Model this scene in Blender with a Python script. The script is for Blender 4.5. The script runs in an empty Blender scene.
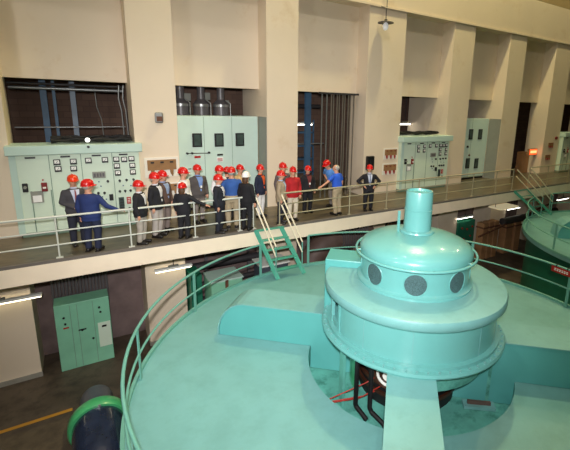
import bpy, bmesh, math, random
from mathutils import Vector, Matrix
random.seed(7)
S = bpy.context.scene
COL = S.collection
PI = math.pi
R = math.radians

# ------------------------------------------------------------------ materials
def lin(c):
    return tuple((v / 12.92 if v <= .04045 else ((v + .055) / 1.055) ** 2.4) for v in [x / 255 for x in c]) + (1,)

def mat(name, rgb, rough=.5, metal=0., var=.08, scale=3., bump=0., spots=None, coat=0., stretch=None, bscale=60.):
    m = bpy.data.materials.new(name); m.use_nodes = True
    n = m.node_tree.nodes; l = m.node_tree.links
    b = n['Principled BSDF']
    b.inputs['Roughness'].default_value = rough
    b.inputs['Metallic'].default_value = metal
    if coat: b.inputs['Coat Weight'].default_value = coat; b.inputs['Coat Roughness'].default_value = .06
    c = lin(rgb)
    tc = n.new('ShaderNodeTexCoord'); mp = n.new('ShaderNodeMapping')
    l.new(tc.outputs['Object'], mp.inputs[0])
    if stretch: mp.inputs['Scale'].default_value = stretch
    no = n.new('ShaderNodeTexNoise'); no.inputs['Scale'].default_value = scale; no.inputs['Detail'].default_value = 5
    l.new(mp.outputs[0], no.inputs['Vector'])
    cr = n.new('ShaderNodeValToRGB')
    cr.color_ramp.elements[0].position = .3; cr.color_ramp.elements[1].position = .7
    cr.color_ramp.elements[0].color = tuple(max(0, v * (1 - var)) for v in c[:3]) + (1,)
    cr.color_ramp.elements[1].color = tuple(min(1, v * (1 + var)) for v in c[:3]) + (1,)
    l.new(no.outputs['Fac'], cr.inputs[0])
    out = cr.outputs[0]
    if spots:
        col2, sc, lo, hi = spots
        n2 = n.new('ShaderNodeTexNoise'); n2.inputs['Scale'].default_value = sc; n2.inputs['Detail'].default_value = 8
        n2.inputs['Roughness'].default_value = .65
        l.new(mp.outputs[0], n2.inputs['Vector'])
        r2 = n.new('ShaderNodeValToRGB'); r2.color_ramp.elements[0].position = lo; r2.color_ramp.elements[1].position = hi
        l.new(n2.outputs['Fac'], r2.inputs[0])
        mx = n.new('ShaderNodeMix'); mx.data_type = 'RGBA'
        l.new(r2.outputs[0], mx.inputs[0]); l.new(out, mx.inputs[6]); mx.inputs[7].default_value = lin(col2)
        out = mx.outputs[2]
    l.new(out, b.inputs['Base Color'])
    if bump:
        nb = n.new('ShaderNodeTexNoise'); nb.inputs['Scale'].default_value = bscale; l.new(tc.outputs['Object'], nb.inputs['Vector'])
        bp = n.new('ShaderNodeBump'); bp.inputs['Strength'].default_value = bump; bp.inputs['Distance'].default_value = .02
        l.new(nb.outputs['Fac'], bp.inputs['Height']); l.new(bp.outputs[0], b.inputs['Normal'])
    return m

def emis(name, rgb, s):
    m = bpy.data.materials.new(name); m.use_nodes = True
    n = m.node_tree.nodes; b = n['Principled BSDF']
    b.inputs['Base Color'].default_value = lin(rgb)
    b.inputs['Emission Color'].default_value = lin(rgb); b.inputs['Emission Strength'].default_value = s
    return m

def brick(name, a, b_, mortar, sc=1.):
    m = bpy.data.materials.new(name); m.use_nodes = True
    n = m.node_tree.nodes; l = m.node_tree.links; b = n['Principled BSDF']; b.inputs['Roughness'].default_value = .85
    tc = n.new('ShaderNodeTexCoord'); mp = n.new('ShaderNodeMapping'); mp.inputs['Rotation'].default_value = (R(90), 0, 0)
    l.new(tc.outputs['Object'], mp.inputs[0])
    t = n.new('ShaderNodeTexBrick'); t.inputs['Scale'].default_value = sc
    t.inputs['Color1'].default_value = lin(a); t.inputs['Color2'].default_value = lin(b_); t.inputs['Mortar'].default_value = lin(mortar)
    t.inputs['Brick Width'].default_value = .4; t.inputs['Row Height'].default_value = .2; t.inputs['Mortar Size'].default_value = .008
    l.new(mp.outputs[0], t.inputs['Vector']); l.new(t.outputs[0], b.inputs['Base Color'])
    return m

M = {}
M['wall'] = mat('wall_paint', (230, 213, 188), .7, var=.035, scale=.6, bump=.05, spots=((205, 176, 134), 1.1, .58, .95))
M['fascia'] = mat('fascia_paint', (244, 226, 200), .7, var=.05, scale=2.)
M['walkfloor'] = mat('walkway_floor', (102, 92, 72), .34, var=.25, scale=1.6, spots=((74, 66, 52), 4, .45, .7), stretch=(.5, 2, 1))
M['lowfloor'] = mat('lower_floor', (88, 76, 62), .55, var=.2, scale=1., spots=((58, 50, 42), 3, .45, .7))
M['skirt'] = mat('grey_skirting', (150, 146, 134), .7)
M['edge'] = mat('walkway_edge_steel', (108, 100, 92), .6)
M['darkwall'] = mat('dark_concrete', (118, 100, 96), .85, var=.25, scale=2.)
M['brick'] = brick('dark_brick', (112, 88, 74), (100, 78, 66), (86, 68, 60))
M['teal'] = mat('teal_gloss_paint', (106, 175, 171), .3, var=.03, scale=2.2, coat=.3, spots=((98, 163, 159), 2.2, .5, .9))
M['tealdeck'] = mat('teal_deck_paint', (113, 168, 166), .42, var=.05, scale=1.2, spots=((97, 148, 143), 2.6, .45, .95), bump=.02)
M['tealplate'] = mat('teal_plate_paint', (116, 172, 170), .4, var=.04, scale=2.6, spots=((100, 152, 148), 4, .5, .95))
M['tealarm'] = mat('teal_arm_paint', (90, 170, 166), .35, var=.03, scale=2.)
M['railteal'] = mat('rail_teal_paint', (104, 164, 150), .4, var=.05, scale=5.)
M['darkteal'] = mat('dark_green_casing', (30, 108, 82), .5, var=.12, scale=1.5)
M['pitgreen'] = mat('pit_green_paint', (96, 172, 158), .5, var=.14, scale=3., spots=((56, 124, 110), 4, .5, .7))
M['stairgreen'] = mat('stair_green_paint', (80, 164, 140), .45, var=.1, scale=6.)
M['cream'] = mat('cream_rail_paint', (236, 224, 196), .35, var=.03)
M['railwhite'] = mat('white_rail_paint', (206, 208, 196), .35, var=.04)
M['board'] = mat('pale_green_enamel', (212, 230, 208), .42, var=.04, scale=2.)
M['boardtrim'] = mat('pale_green_trim', (190, 216, 203), .42, var=.04, scale=2.)
M['seam'] = mat('panel_seam', (120, 146, 128), .6)
M['cabteal'] = mat('aqua_cabinet_enamel', (204, 228, 216), .42, var=.03, scale=2.)
M['greysteel'] = mat('grey_steel', (140, 142, 132), .5, var=.05)
M['lowgreen'] = mat('mid_green_enamel', (132, 196, 162), .5, var=.06, scale=3.)
M['black'] = mat('black_plastic', (22, 22, 24), .4, var=.1)
M['blackrubber'] = mat('black_rubber', (16, 15, 17), .6, var=.2)
M['white'] = mat('white_enamel', (238, 238, 230), .5, var=.01)
M['paper'] = mat('paper', (245, 245, 240), .8, var=.01)
M['red'] = mat('red_plastic', (170, 24, 22), .4, var=.05)
M['redwire'] = mat('red_rubber', (160, 40, 26), .5, var=.05)
M['darkred'] = mat('dark_red_plastic', (120, 18, 20), .4)
M['brownboard'] = mat('brown_fibreboard', (150, 112, 72), .8, var=.1, scale=8.)
M['backing'] = mat('white_backing', (236, 230, 214), .7, var=.02)
M['glassdark'] = mat('dark_window_glass', (70, 84, 80), .15, var=.3, scale=4.)
M['steelblue'] = mat('blue_steel_paint', (64, 98, 128), .5, var=.1, scale=5.)
M['paleblue'] = mat('pale_blue_steel', (110, 124, 140), .5)
M['railtan'] = mat('dull_rail_paint', (168, 160, 132), .4, var=.04)
M['conduit'] = mat('galvanised_conduit', (150, 152, 150), .35, metal=.6)
M['darkpipe'] = mat('dark_pipe', (52, 50, 52), .5, var=.15)
M['insul'] = mat('grey_insulator', (94, 90, 92), .35, var=.15)
M['mesh'] = mat('vent_mesh', (66, 94, 96), .5, var=.5, scale=60.)
M['gate'] = mat('bronze_gate', (128, 120, 108), .45, metal=.3, var=.1)
M['brownsteel'] = mat('brown_steel', (160, 118, 80), .6, var=.12)
M['rust'] = mat('rust_brown', (104, 66, 46), .7, var=.25, scale=6.)
M['duct'] = mat('brown_duct', (98, 78, 70), .6, var=.15, scale=4.)
M['bluegloss'] = mat('dark_blue_gloss', (38, 48, 70), .22, var=.25, scale=4., coat=.5)
M['greyblue'] = mat('grey_blue_paint', (74, 80, 90), .4, var=.15)
M['casinggreen'] = mat('bright_green_paint', (70, 170, 110), .3, var=.08, coat=.4)
M['yellow'] = mat('yellow_floor_paint', (196, 140, 40), .6, var=.1)
M['tube'] = emis('fluorescent_tube', (255, 250, 235), 9)
M['tubewarm'] = emis('fluorescent_tube_warm', (250, 240, 205), 5.0)
M['led'] = emis('orange_display', (255, 92, 40), 1.6)
M['ledtext'] = emis('orange_display_text', (255, 170, 110), 2.2)
M['bulb'] = emis('lamp_glass', (225, 225, 220), .35)
M['panelglow'] = emis('lamp_panel', (225, 210, 170), .45)
M['smallwhite'] = emis('small_white_lamp', (255, 255, 250), 2)
M['highbay'] = emis('high_bay_lamp', (255, 240, 210), 10)
M['ceil'] = mat('hall_ceiling', (140, 124, 90), .8, var=.05)
M['hallwall'] = mat('hall_wall', (110, 104, 90), .8, var=.05)
M['slot'] = mat('slip_ring_copper', (84, 50, 36), .4, metal=.5, var=.2)

# ------------------------------------------------------------------ mesh builder
OFF = {}
class MB:
    def __init__(s): s.bm = bmesh.new()
    def box(s, x0, x1, y0, y1, z0, z1, mtx=None):
        v = [s.bm.verts.new(p) for p in ((x0,y0,z0),(x1,y0,z0),(x1,y1,z0),(x0,y1,z0),(x0,y0,z1),(x1,y0,z1),(x1,y1,z1),(x0,y1,z1))]
        for f in ((0,3,2,1),(4,5,6,7),(0,1,5,4),(1,2,6,5),(2,3,7,6),(3,0,4,7)): s.bm.faces.new([v[i] for i in f])
        if mtx: bmesh.ops.transform(s.bm, matrix=mtx, verts=v)
        return s
    def frame(s, p, q):
        d = (q - p).normalized(); a = Vector((0,0,1)) if abs(d.z) < .9 else Vector((1,0,0))
        u = d.cross(a).normalized(); return u, d.cross(u)
    def tube(s, pts, r, n=10, closed=False, cap=True):
        pts = [Vector(p) for p in pts]; N = len(pts)
        rr = r if isinstance(r, (list, tuple)) else [r] * N
        rings = []
        u = None
        for i, p in enumerate(pts):
            a = pts[(i - 1) % N] if (i or closed) else p; b = pts[(i + 1) % N] if (i < N - 1 or closed) else p
            t = (b - a).normalized()
            if u is None:
                w = Vector((0,0,1)) if abs(t.z) < .9 else Vector((1,0,0)); u = t.cross(w).normalized()
            else: u = (u - t * u.dot(t)).normalized()
            v = t.cross(u)
            rings.append([s.bm.verts.new(p + (u * math.cos(2*PI*k/n) + v * math.sin(2*PI*k/n)) * rr[i]) for k in range(n)])
        for i in range(N if closed else N - 1):
            A = rings[i]; B = rings[(i + 1) % N]
            for k in range(n): s.bm.faces.new((A[k], A[(k+1)%n], B[(k+1)%n], B[k]))
        if not closed and cap:
            s.bm.faces.new(rings[0][::-1]); s.bm.faces.new(rings[-1])
        return s
    def lathe(s, prof, cx=0, cy=0, n=64, a0=0, a1=360, close_prof=False, ends=True):
        full = abs(a1 - a0) >= 359.9
        cnt = n if full else n + 1
        rings = []
        for k in range(cnt):
            a = R(a0 + (a1 - a0) * k / n); c, si = math.cos(a), math.sin(a)
            rings.append([s.bm.verts.new((cx + r * c, cy + r * si, z)) for r, z in prof])
        m = len(prof)
        for k in range(n):
            A = rings[k]; B = rings[(k + 1) % cnt]
            for j in range(m if close_prof else m - 1):
                j2 = (j + 1) % m
                s.bm.faces.new((A[j], B[j], B[j2], A[j2]))
        if not full and close_prof and ends:
            s.bm.faces.new(rings[0]); s.bm.faces.new(rings[-1][::-1])
        return s
    def ell(s, c, r, n=12, m=8, mtx=None):
        vs = []
        top = s.bm.verts.new((c[0], c[1], c[2] + r[2])); bot = s.bm.verts.new((c[0], c[1], c[2] - r[2])); vs += [top, bot]
        rings = []
        for j in range(1, m):
            t = PI * j / m
            rg = [s.bm.verts.new((c[0] + r[0]*math.sin(t)*math.cos(2*PI*k/n), c[1] + r[1]*math.sin(t)*math.sin(2*PI*k/n), c[2] + r[2]*math.cos(t))) for k in range(n)]
            rings.append(rg); vs += rg
        for k in range(n):
            k2 = (k + 1) % n
            s.bm.faces.new((top, rings[0][k], rings[0][k2])); s.bm.faces.new((bot, rings[-1][k2], rings[-1][k]))
            for j in range(len(rings) - 1): s.bm.faces.new((rings[j][k], rings[j+1][k], rings[j+1][k2], rings[j][k2]))
        if mtx: bmesh.ops.transform(s.bm, matrix=mtx, verts=vs)
        return s
    def cap(s, p, q, ra, rb, n=10):      # tapered limb with round ends
        p = Vector(p); q = Vector(q)
        d = (q - p); L = d.length; d.normalize()
        pts = [p - d*ra*.95, p - d*ra*.6, p, q, q + d*rb*.6, q + d*rb*.95]
        s.tube(pts, [ra*.3, ra*.8, ra, rb, rb*.8, rb*.3], n); return s
    def rings(s, secs, n=20):            # elliptical loft (z, a, b, cy)
        rg = []
        for z, a, b, cy in secs:
            rg.append([s.bm.verts.new((a*math.cos(2*PI*k/n), cy + b*math.sin(2*PI*k/n), z)) for k in range(n)])
        for i in range(len(rg) - 1):
            for k in range(n): s.bm.faces.new((rg[i][k], rg[i][(k+1)%n], rg[i+1][(k+1)%n], rg[i+1][k]))
        s.bm.faces.new(rg[0][::-1]); s.bm.faces.new(rg[-1]); return s
    def prism(s, poly, h, mtx=None):     # poly in local xz, extruded along y from 0 to h
        a = [s.bm.verts.new((x, 0, z)) for x, z in poly]; b = [s.bm.verts.new((x, h, z)) for x, z in poly]
        s.bm.faces.new(a); s.bm.faces.new(b[::-1])
        for i in range(len(a)):
            j = (i + 1) % len(a); s.bm.faces.new((a[j], a[i], b[i], b[j]))
        if mtx: bmesh.ops.transform(s.bm, matrix=mtx, verts=a + b)
        return s
    def build(s, name, m, parent=None, smooth=False, bevel=0, warp=None):
        bmesh.ops.recalc_face_normals(s.bm, faces=s.bm.faces)
        if warp:
            for v in s.bm.verts: v.co = warp(v.co)
        off = OFF.get(parent.name, Vector((0,0,0))) if parent else Vector((0,0,0))
        if off.length: bmesh.ops.translate(s.bm, vec=-off, verts=s.bm.verts)
        me = bpy.data.meshes.new(name); s.bm.to_mesh(me); s.bm.free()
        if smooth:
            for p in me.polygons: p.use_smooth = True
            try: me.set_sharp_from_angle(angle=R(38))
            except Exception: pass
        me.materials.append(m)
        o = bpy.data.objects.new(name, me); COL.objects.link(o)
        if parent: o.parent = parent; OFF[o.name] = off
        if bevel:
            b = o.modifiers.new('bevel', 'BEVEL'); b.width = bevel; b.segments = 2; b.limit_method = 'ANGLE'
        return o

def tag(o, label, cat, group=None, kind=None):
    o['label'] = label; o['category'] = cat
    if group: o['group'] = group
    if kind: o['kind'] = kind
    return o
def root(name, loc, label, cat, group=None, world=True):
    o = bpy.data.objects.new(name, None); COL.objects.link(o); o.location = loc; o.empty_display_size = .2
    OFF[o.name] = Vector(loc) if world else Vector((0,0,0))
    return tag(o, label, cat, group)
def struct(name, mb, m, **k):
    o = mb.build(name, m, **k); o['kind'] = 'structure'; return o
KIDS = lambda o: [c for c in COL.objects if c.parent == o]
def copy_tree(o, parent=None, skip=()):
    c = o.copy(); COL.objects.link(c)
    if parent: c.parent = parent
    for ch in KIDS(o):
        if ch.name.split('.')[0] not in skip: copy_tree(ch, c, skip)
    return c

# ------------------------------------------------------------------ the hall
YP, YR, ZL, YE = 13.0, 13.7, 7.45, 10.66
ZF, ZD = -4.25, -1.47
pil = [(-6.9, -5.7), (-2.7, -1.40), (1.52, 2.74), (5.71, 6.91), (9.98, 11.88), (14.78, 16.2), (18.93, 20.32), (23.2, 24.85), (27.9, 29.3), (32.2, 33.6)]
wb = MB()
for a, b in pil: wb.box(a, b, YP, 14.1, ZF, ZL)
for i in range(len(pil) - 1): wb.box(pil[i][1], pil[i+1][0], YR, 14.1, 4.15, ZL)
struct('wall_back', wb, M['wall'])
for i, (x0, y1) in enumerate([(5.71, 15.3), (14.78, 15.6), (18.93, 16.2)]):
    struct('wall_partition_%d' % (i + 1), MB().box(x0, x0 + 1.2, 14.1, y1, 0, 4.6), M['wall'])
struct('wall_back_upper', MB().box(-10, 45, 12.96, 14.1, ZL, 9.2), M['wall'])
struct('wall_back_top', MB().box(-10, 45, 14.1, 14.4, 9.2, 18), M['ceil'])
struct('trim_1', MB().box(-10, 45, 12.92, 12.96, ZL - .04, ZL + .04), M['wall'])
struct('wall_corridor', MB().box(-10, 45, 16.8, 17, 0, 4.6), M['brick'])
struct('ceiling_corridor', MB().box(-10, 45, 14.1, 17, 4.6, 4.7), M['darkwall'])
struct('wall_lower', MB().box(-10, 45, 14.11, 14.3, ZF, -.5), M['darkwall'])
struct('floor', MB().box(-10, 45, -14, 14.3, ZF - .2, ZF), M['lowfloor'])
struct('wall_front', MB().box(-10, 45, -14.3, -14, ZF, 18), M['hallwall'])
struct('wall_left', MB().box(-10.3, -10, -14, 17, ZF, 18), M['hallwall'])
struct('wall_right', MB().box(45, 45.3, -14, 17, ZF, 18), M['hallwall'])
struct('ceiling', MB().box(-10, 45, -14, 17, 18, 18.2), M['ceil'])
# walkway slab: floor finish on a cream concrete beam
struct('floor_walkway', MB().box(-10, 45, YE + .12, 17, -.04, 0), M['walkfloor'])
struct('trim_2', MB().box(-10, 45, YE, YE + .12, -.06, .012), M['edge'])
sl = MB().box(-10, 45, YE, YE + .35, -.48, -.06); sl.box(-10, 45, YE + .35, YP + 1.1, -.3, -.06)
struct('trim_3', sl, M['fascia'])
for i in range(1, 9):
    a, b = pil[i]
    struct('baseboard_%d' % i, MB().box(a - .02, b + .02, YP - .03, YP, ZF, ZF + .14), M['skirt'])
struct('trim_4', MB().box(-6, -.68, 10.98, 11.09, ZF, ZF + .004), M['yellow'])

# ------------------------------------------------------------------ control boards
def disc(x, y, z, r, d, n=18):
    mb = MB(); mb.tube([(x, y, z), (x, y - d, z)], r, n); return mb
def control_board():
    Y = 12.8
    t = root('control_board', (0, 13, 0), 'long pale green control board covered in gauges behind the two men nearest the left edge', 'control board', 'pale green control boards')
    body = MB().box(-1.40, 1.58, Y, 13.6, .12, 2.2).build('body', M['board'], t, bevel=.01)
    MB().box(-1.36, 1.56, Y + .03, 13.6, 0, .12).build('plinth', M['seam'], t)
    MB().box(-1.47, 1.66, Y - .14, 13.62, 2.2, 2.44).build('cornice', M['boardtrim'], t, bevel=.015)
    MB().box(-1.42, -1.28, Y - .015, Y, .12, 2.2).build('edge_trim', M['boardtrim'], t)
    for x in (-.59, .13, .88):
        MB().box(x - .008, x + .008, Y - .006, Y, .14, 2.18).build('seam', M['seam'], t)
    for x in (-1.05, -.62):
        MB().box(x - .012, x + .012, Y - .008, Y, .14, 1.25).build('seam', M['seam'], t)
    for x in (-.98, -.22, .5, 1.17):
        MB().box(x - .11, x + .11, Y - .01, Y, 2.10, 2.145).build('nameplate', M['black'], t)
    g = [(-.42,1.98),(-.41,1.8),(-.05,1.98),(-.06,1.79),(.3,1.99),(.7,1.99),(.98,1.99),(1.18,1.98),(1.37,1.99),(.98,1.8),(1.38,1.79),(.99,1.6),(1.38,1.6)]
    for x, z in g:
        w = .078
        f = MB().box(x - w, x + w, Y - .035, Y, z - w, z + w).build('gauge', M['black'], t, bevel=.01)
        MB().box(x - .055, x + .055, Y - .042, Y - .034, z - .03, z + .058).build('dial_face', M['white'], f)
        d = MB(); d.tube([(x - .02, Y - .045, z - .02), (x + .025, Y - .045, z + .035)], .004, 5); d.build('needle', M['black'], f)
    sw = MB().box(-1.22, -1.10, Y - .06, Y, 1.24, 1.47).build('switch', M['black'], t, bevel=.015)
    disc(-1.16, Y - .06, 1.37, .035, .06).build('handle', M['greysteel'], sw)
    sw = MB().box(-.82, -.69, Y - .06, Y, 1.22, 1.46).build('switch', M['darkred'], t, bevel=.015)
    MB().box(-.79, -.72, Y - .1, Y - .06, 1.31, 1.35).build('handle', M['white'], sw)
    disc(-.77, Y, 1.53, .02, .03).build('indicator_lamp', M['red'], t)
    h = MB().box(-1.07, -.80, Y - .03, Y, .93, 1.24).build('paper_holder', M['greysteel'], t)
    MB().box(-1.03, -.84, Y - .045, Y - .03, .95, 1.13).build('paper', M['paper'], h)
    rl = MB().box(.36, .68, Y - .05, Y, 1.49, 1.67).build('relay_panel', M['greysteel'], t, bevel=.01)
    for k in range(4): MB().box(.39 + k*.07, .44 + k*.07, Y - .06, Y - .05, 1.53, 1.63).build('relay_window', M['insul'], rl)
    MB().box(.72, .82, Y - .07, Y, .82, 1.0).build('relay', M['black'], t, bevel=.01)
    p = MB().box(.95, 1.09, Y - .04, Y, .5, .88).build('test_panel', M['glassdark'], t)
    for z in (.56, .64, .72, .8): MB().box(.98, 1.06, Y - .05, Y - .04, z, z + .035).build('test_switch', M['black'], p)
    p = MB().box(1.16, 1.27, Y - .04, Y, .67, .87).build('warning_plate', M['red'], t)
    for z in (.72, .77, .82): MB().box(1.18, 1.25, Y - .045, Y - .04, z, z + .015).build('lettering', M['white'], p)
    for x, z in [(.72,1.38),(.46,1.06),(.61,1.05),(1.02,1.37),(1.2,1.38),(1.38,1.38),(1.0,1.06),(1.14,1.06),(1.28,1.06),(1.22,.53)]:
        k = disc(x, Y, z, .034, .03).build('knob', M['black'], t)
        MB().box(x - .01, x + .01, Y - .075, Y - .03, z - .04, z + .04).build('pointer', M['black'], k)
    for x, z in [(.54,1.25),(.5,1.38),(.55,.94),(1.1,1.22),(1.3,1.2),(.64,.86)]:
        disc(x, Y, z, .018, .02).build('indicator_lamp', M['steelblue'], t)
    return t
cb = control_board()
c2 = copy_tree(cb); c2.location.x += 13.28
tag(c2, 'pale green control board behind the upright pipe on the big machine', 'control board', 'pale green control boards')
c3 = copy_tree(cb); c3.location.x += 26.35
tag(c3, 'pale green control board cut off by the right edge of the photo', 'control board', 'pale green control boards')

def cabinet(x0, x1, h, wins, ww, wh, label, sidex):
    t = root('switchgear_cabinet', ((x0 + x1) / 2, 14, 0), label, 'electrical cabinet')
    MB().box(x0, x1, YR, 14.6, .1, h).build('body', M['cabteal'], t, bevel=.02)
    MB().box(x0 + .02, x1 - .02, YR + .03, 14.6, 0, .1).build('plinth', M['black'], t)
    nd = 3 if x1 - x0 > 2.7 else 2
    for k in range(1, nd):
        x = x0 + (x1 - x0) * k / nd
        MB().box(x - .006, x + .006, YR - .004, YR, .12, h - .02).build('seam', M['seam'], t)
    for x, z in wins:
        f = MB().box(x - ww, x + ww, YR - .03, YR, z - wh, z + wh).build('window', M['black'], t, bevel=.02)
        MB().box(x - ww*.62, x + ww*.7, YR - .036, YR - .029, z - wh*.78, z + wh*.8).build('pane', M['glassdark'], f)
    MB().box(sidex - .03, sidex, YP + .02, YR, 0, h).build('side_panel', M['greysteel'], t)
    return t
t = cabinet(2.76, 5.66, 3.2, [(3.49, 2.40), (4.23, 2.39), (4.97, 2.39)], .16, .23, 'tall aqua cabinet with three small dark windows behind the crowd in hard hats', 5.71)
hb = MB(); hb.tube([(3.14, YR - .08, 1.98), (3.86, YR - .08, 1.96)], .014, 8); hh = hb.build('lever', M['darkpipe'], t)
for x in (3.14, 3.3, 3.86): disc(x, YR, 1.975, .035, .1).build('lever_mount', M['black'], hh)
MB().box(3.38, 3.58, YR - .01, YR, 1.80, 1.87).build('warning_label', M['red'], t)
MB().box(4.15, 4.35, YR - .012, YR, 1.85, 1.91).build('nameplate', M['black'], t)
n_ = MB().box(4.13, 4.35, YR - .01, YR, 1.64, 1.79).build('notice', M['paper'], t)
for z in (1.66, 1.70, 1.74): MB().box(4.15, 4.33, YR - .013, YR - .009, z, z + .02).build('lettering', M['red'], n_)
MB().box(3.16, 3.26, YR - .01, YR, 1.43, 1.46).build('nameplate', M['black'], t)
t = cabinet(16.22, 18.88, 3.2, [(17.47, 2.39), (18.23, 2.38), (17.44, .87), (18.15, .83)], .16, .27, 'aqua cabinet with four dark windows in the recess right of the upright pipe', 18.93)
disc(17.3, YR, 1.75, .06, .05).build('knob', M['black'], t)
disc(17.5, YR, 1.3, .05, .05).build('knob', M['rust'], t)

# boards with three tails on white backing
def tail_board(x, z, s, label, tail, with_back=True):
    t = root('switch_board', (x, YP, z), label, 'wall board', 'brown boards with hanging tails')
    y = YP
    if with_back: MB().box(x - .5*s, x + .5*s, y - .015, y, z - .32*s, z + .3*s).build('backing', M['backing'], t)
    MB().box(x - .42*s, x + .42*s, y - .05, y - .015, z - .1*s, z + .22*s).build('panel', M['brownboard'], t)
    for k in (-.28, 0, .28):
        m_ = MB(); m_.tube([(x + (k)*s, y - .04, z - .1*s), (x + k*s, y - .05, z - .2*s), (x + (k+.02)*s, y - .04, z - .3*s)], [.055*s, .05*s, .018*s], 8)
        m_.build('tail', tail, t, smooth=True)
        MB().box(x + (k-.05)*s, x + (k+.05)*s, y - .07, y - .05, z + .12*s, z + .17*s).build('clip', M['darkred'] if tail is M['redwire'] else M['black'], t)
tail_board(2.22, 1.68, .98, 'upper brown board on the cream pillar left of the three-window cabinet', M['brownboard'])
tail_board(2.38, .98, .66, 'lower brown board on the cream pillar, half hidden by the red hats', M['brownboard'])
tail_board(11.42, 1.72, .78, 'upper brown board with red tails right of the man with hands on hips', M['redwire'])
tail_board(11.42, 1.06, .82, 'lower brown board with red tails right of the man with hands on hips', M['redwire'])
tail_board(23.95, 1.72, .6, 'upper brown board on the pillar right of the orange display', M['redwire'], False)
tail_board(23.8, 1.0, .6, 'lower brown board on the pillar right of the orange display', M['redwire'], False)
t = tag(disc(24.45, YP, 2.12, .09, .08).build('alarm_bell', M['darkred'], smooth=True), 'small dark red alarm bell on the far pillar above a brown board', 'alarm')
t = root('wall_telephone', (10.27, YP, 1.4), 'black telephone box on the pillar behind the man with hands on hips', 'telephone')
MB().box(10.09, 10.45, YP - .16, YP, 1.08, 1.66).build('housing', M['black'], t, bevel=.03)
MB().tube([(10.2, YP - .19, 1.22), (10.2, YP - .22, 1.35), (10.2, YP - .19, 1.5)], .03, 8).build('handset', M['blackrubber'], t, smooth=True)
t = root('intercom_speaker', (2.22, YP, 3.17), 'small silver rounded unit high on the cream pillar between control board and aqua cabinet', 'wall unit')
MB().box(2.1, 2.34, YP - .1, YP, 3.0, 3.32).build('housing', M['conduit'], t, bevel=.05)
MB().box(2.14, 2.30, YP - .12, YP - .1, 3.06, 3.2).build('grille', M['rust'], t)
# lamp hung on the wide pillar
t = root('hanging_wall_lamp', (10.45, 12.6, 6.85), 'small lamp with dark flat shade hung near the top of the wide pillar', 'lamp')
MB().lathe([(0, 6.92), (.05, 6.92), (.06, 6.86), (.30, 6.80), (.31, 6.78), (.05, 6.80), (0, 6.80)], 10.45, 12.6, 24).build('lamp_shade', M['darkpipe'], t, smooth=True)
MB().ell((10.45, 12.6, 6.66), (.11, .11, .15), 16, 10).build('bulb', M['bulb'], t, smooth=True)
MB().tube([(10.45, 12.6, 6.9), (10.45, 12.6, 7.3), (10.45, 12.9, 7.42)], .015, 8).build('stem', M['darkpipe'], t)
t = MB().tube([(10.62, 12.78, 7.4), (10.62, 12.78, 9.15)], .02, 8).build('conduit', M['conduit']); tag(t, 'thin vertical conduit on the upper wall above the hanging lamp', 'conduit')

# ------------------------------------------------------------------ inside the openings
for k, (x, w, lb) in enumerate([(-.62, .16, 'broad blue steel column in the opening above the left control board'),
                                (-.36, .08, 'slim blue steel column just right of the broad one above the left control board'),
                                (.12, .14, 'pale blue-grey steel column near the middle of the opening above the left control board'),
                                (8.45, .26, 'dark blue steel column inside the doorway behind the man in the red coat')]):
    y = 15.0
    m_ = MB(); m_.box(x - w/2, x + w/2, y - .06, y - .045, 0, 4.6); m_.box(x - w/2, x + w/2, y + .045, y + .06, 0, 4.6); m_.box(x - .01, x + .01, y - .05, y + .05, 0, 4.6)
    tag(m_.build('steel_column', M['steelblue'] if k != 2 else M['paleblue']), lb, 'steel column')
for x0, x1, y, z, r, lb, mm in [(-1.4, 1.5, 14.7, 3.92, .05, 'upper grey pipe running across the opening above the left control board', 'conduit'),
                             (-1.4, 1.5, 14.5, 4.04, .035, 'dark pipe tight under the top of the opening above the left control board', 'darkpipe'),
                             (-1.4, 1.5, 14.9, 2.78, .02, 'thin lower conduit running across the opening above the left control board', 'conduit'),
                             (6.95, 9.4, 15.2, 2.0, .03, 'thin pipe across the doorway behind the man in the red coat', 'conduit'),
                             (6.95, 9.4, 15.6, 3.6, .09, 'dark pipe across the top of the doorway behind the man in the red coat', 'darkpipe')]:
    tag(MB().tube([(x0, y, z), (x1, y, z)], r, 10).build('pipe', M[mm], smooth=True), lb, 'pipe')
for dx, lb in ((0, 'left one of two bright conduits by the first pillar, above the control board'), (.12, 'right one of the two bright upright conduits beside the first pillar')):
    tag(MB().tube([(1.36 + dx, 14.4, 4.1), (1.32 + dx, 14.4, 3.7), (1.38 + dx, 14.4, 3.3), (1.4 + dx, 14.4, 2.3), (1.4 + dx, 14.4, 0)], .022, 8).build('conduit', M['conduit'], smooth=True), lb, 'conduit')
tag(MB().tube([(.72, 15, 4.0), (.74, 15, 3.4), (.84, 15, 3.0), (.86, 15, 2.3)], .015, 8).build('cable', M['conduit'], smooth=True), 'thin pale cable drooping in the opening above the left control board', 'cable')
for i, x in enumerate((3.22, 3.92, 4.62)):
    lb = ('left', 'middle', 'right')[i] + ' one of the three dark cylinders above the three-window cabinet'
    t = root('bushing', (x, 14.6, 2.6), lb, 'insulator', 'dark cylinders above the aqua cabinet')
    MB().lathe([(0, 2.6), (.26, 2.6), (.27, 3.0), (.27, 3.6), (.2, 3.68), (.13, 3.75), (.13, 4.4), (0, 4.4)], x, 14.6, 24).build('casing', M['insul'], t, smooth=True)
    MB().lathe([(.28, 3.5), (.29, 3.5), (.29, 3.58), (.28, 3.58)], x, 14.6, 24, close_prof=True).build('clamp', M['conduit'], t, smooth=True)
    MB().tube([(x + .24, 14.28, 2.6), (x + .24, 14.28, 3.62), (x + .1, 14.3, 3.72)], .02, 8).build('conduit', M['conduit'], t, smooth=True)
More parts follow.
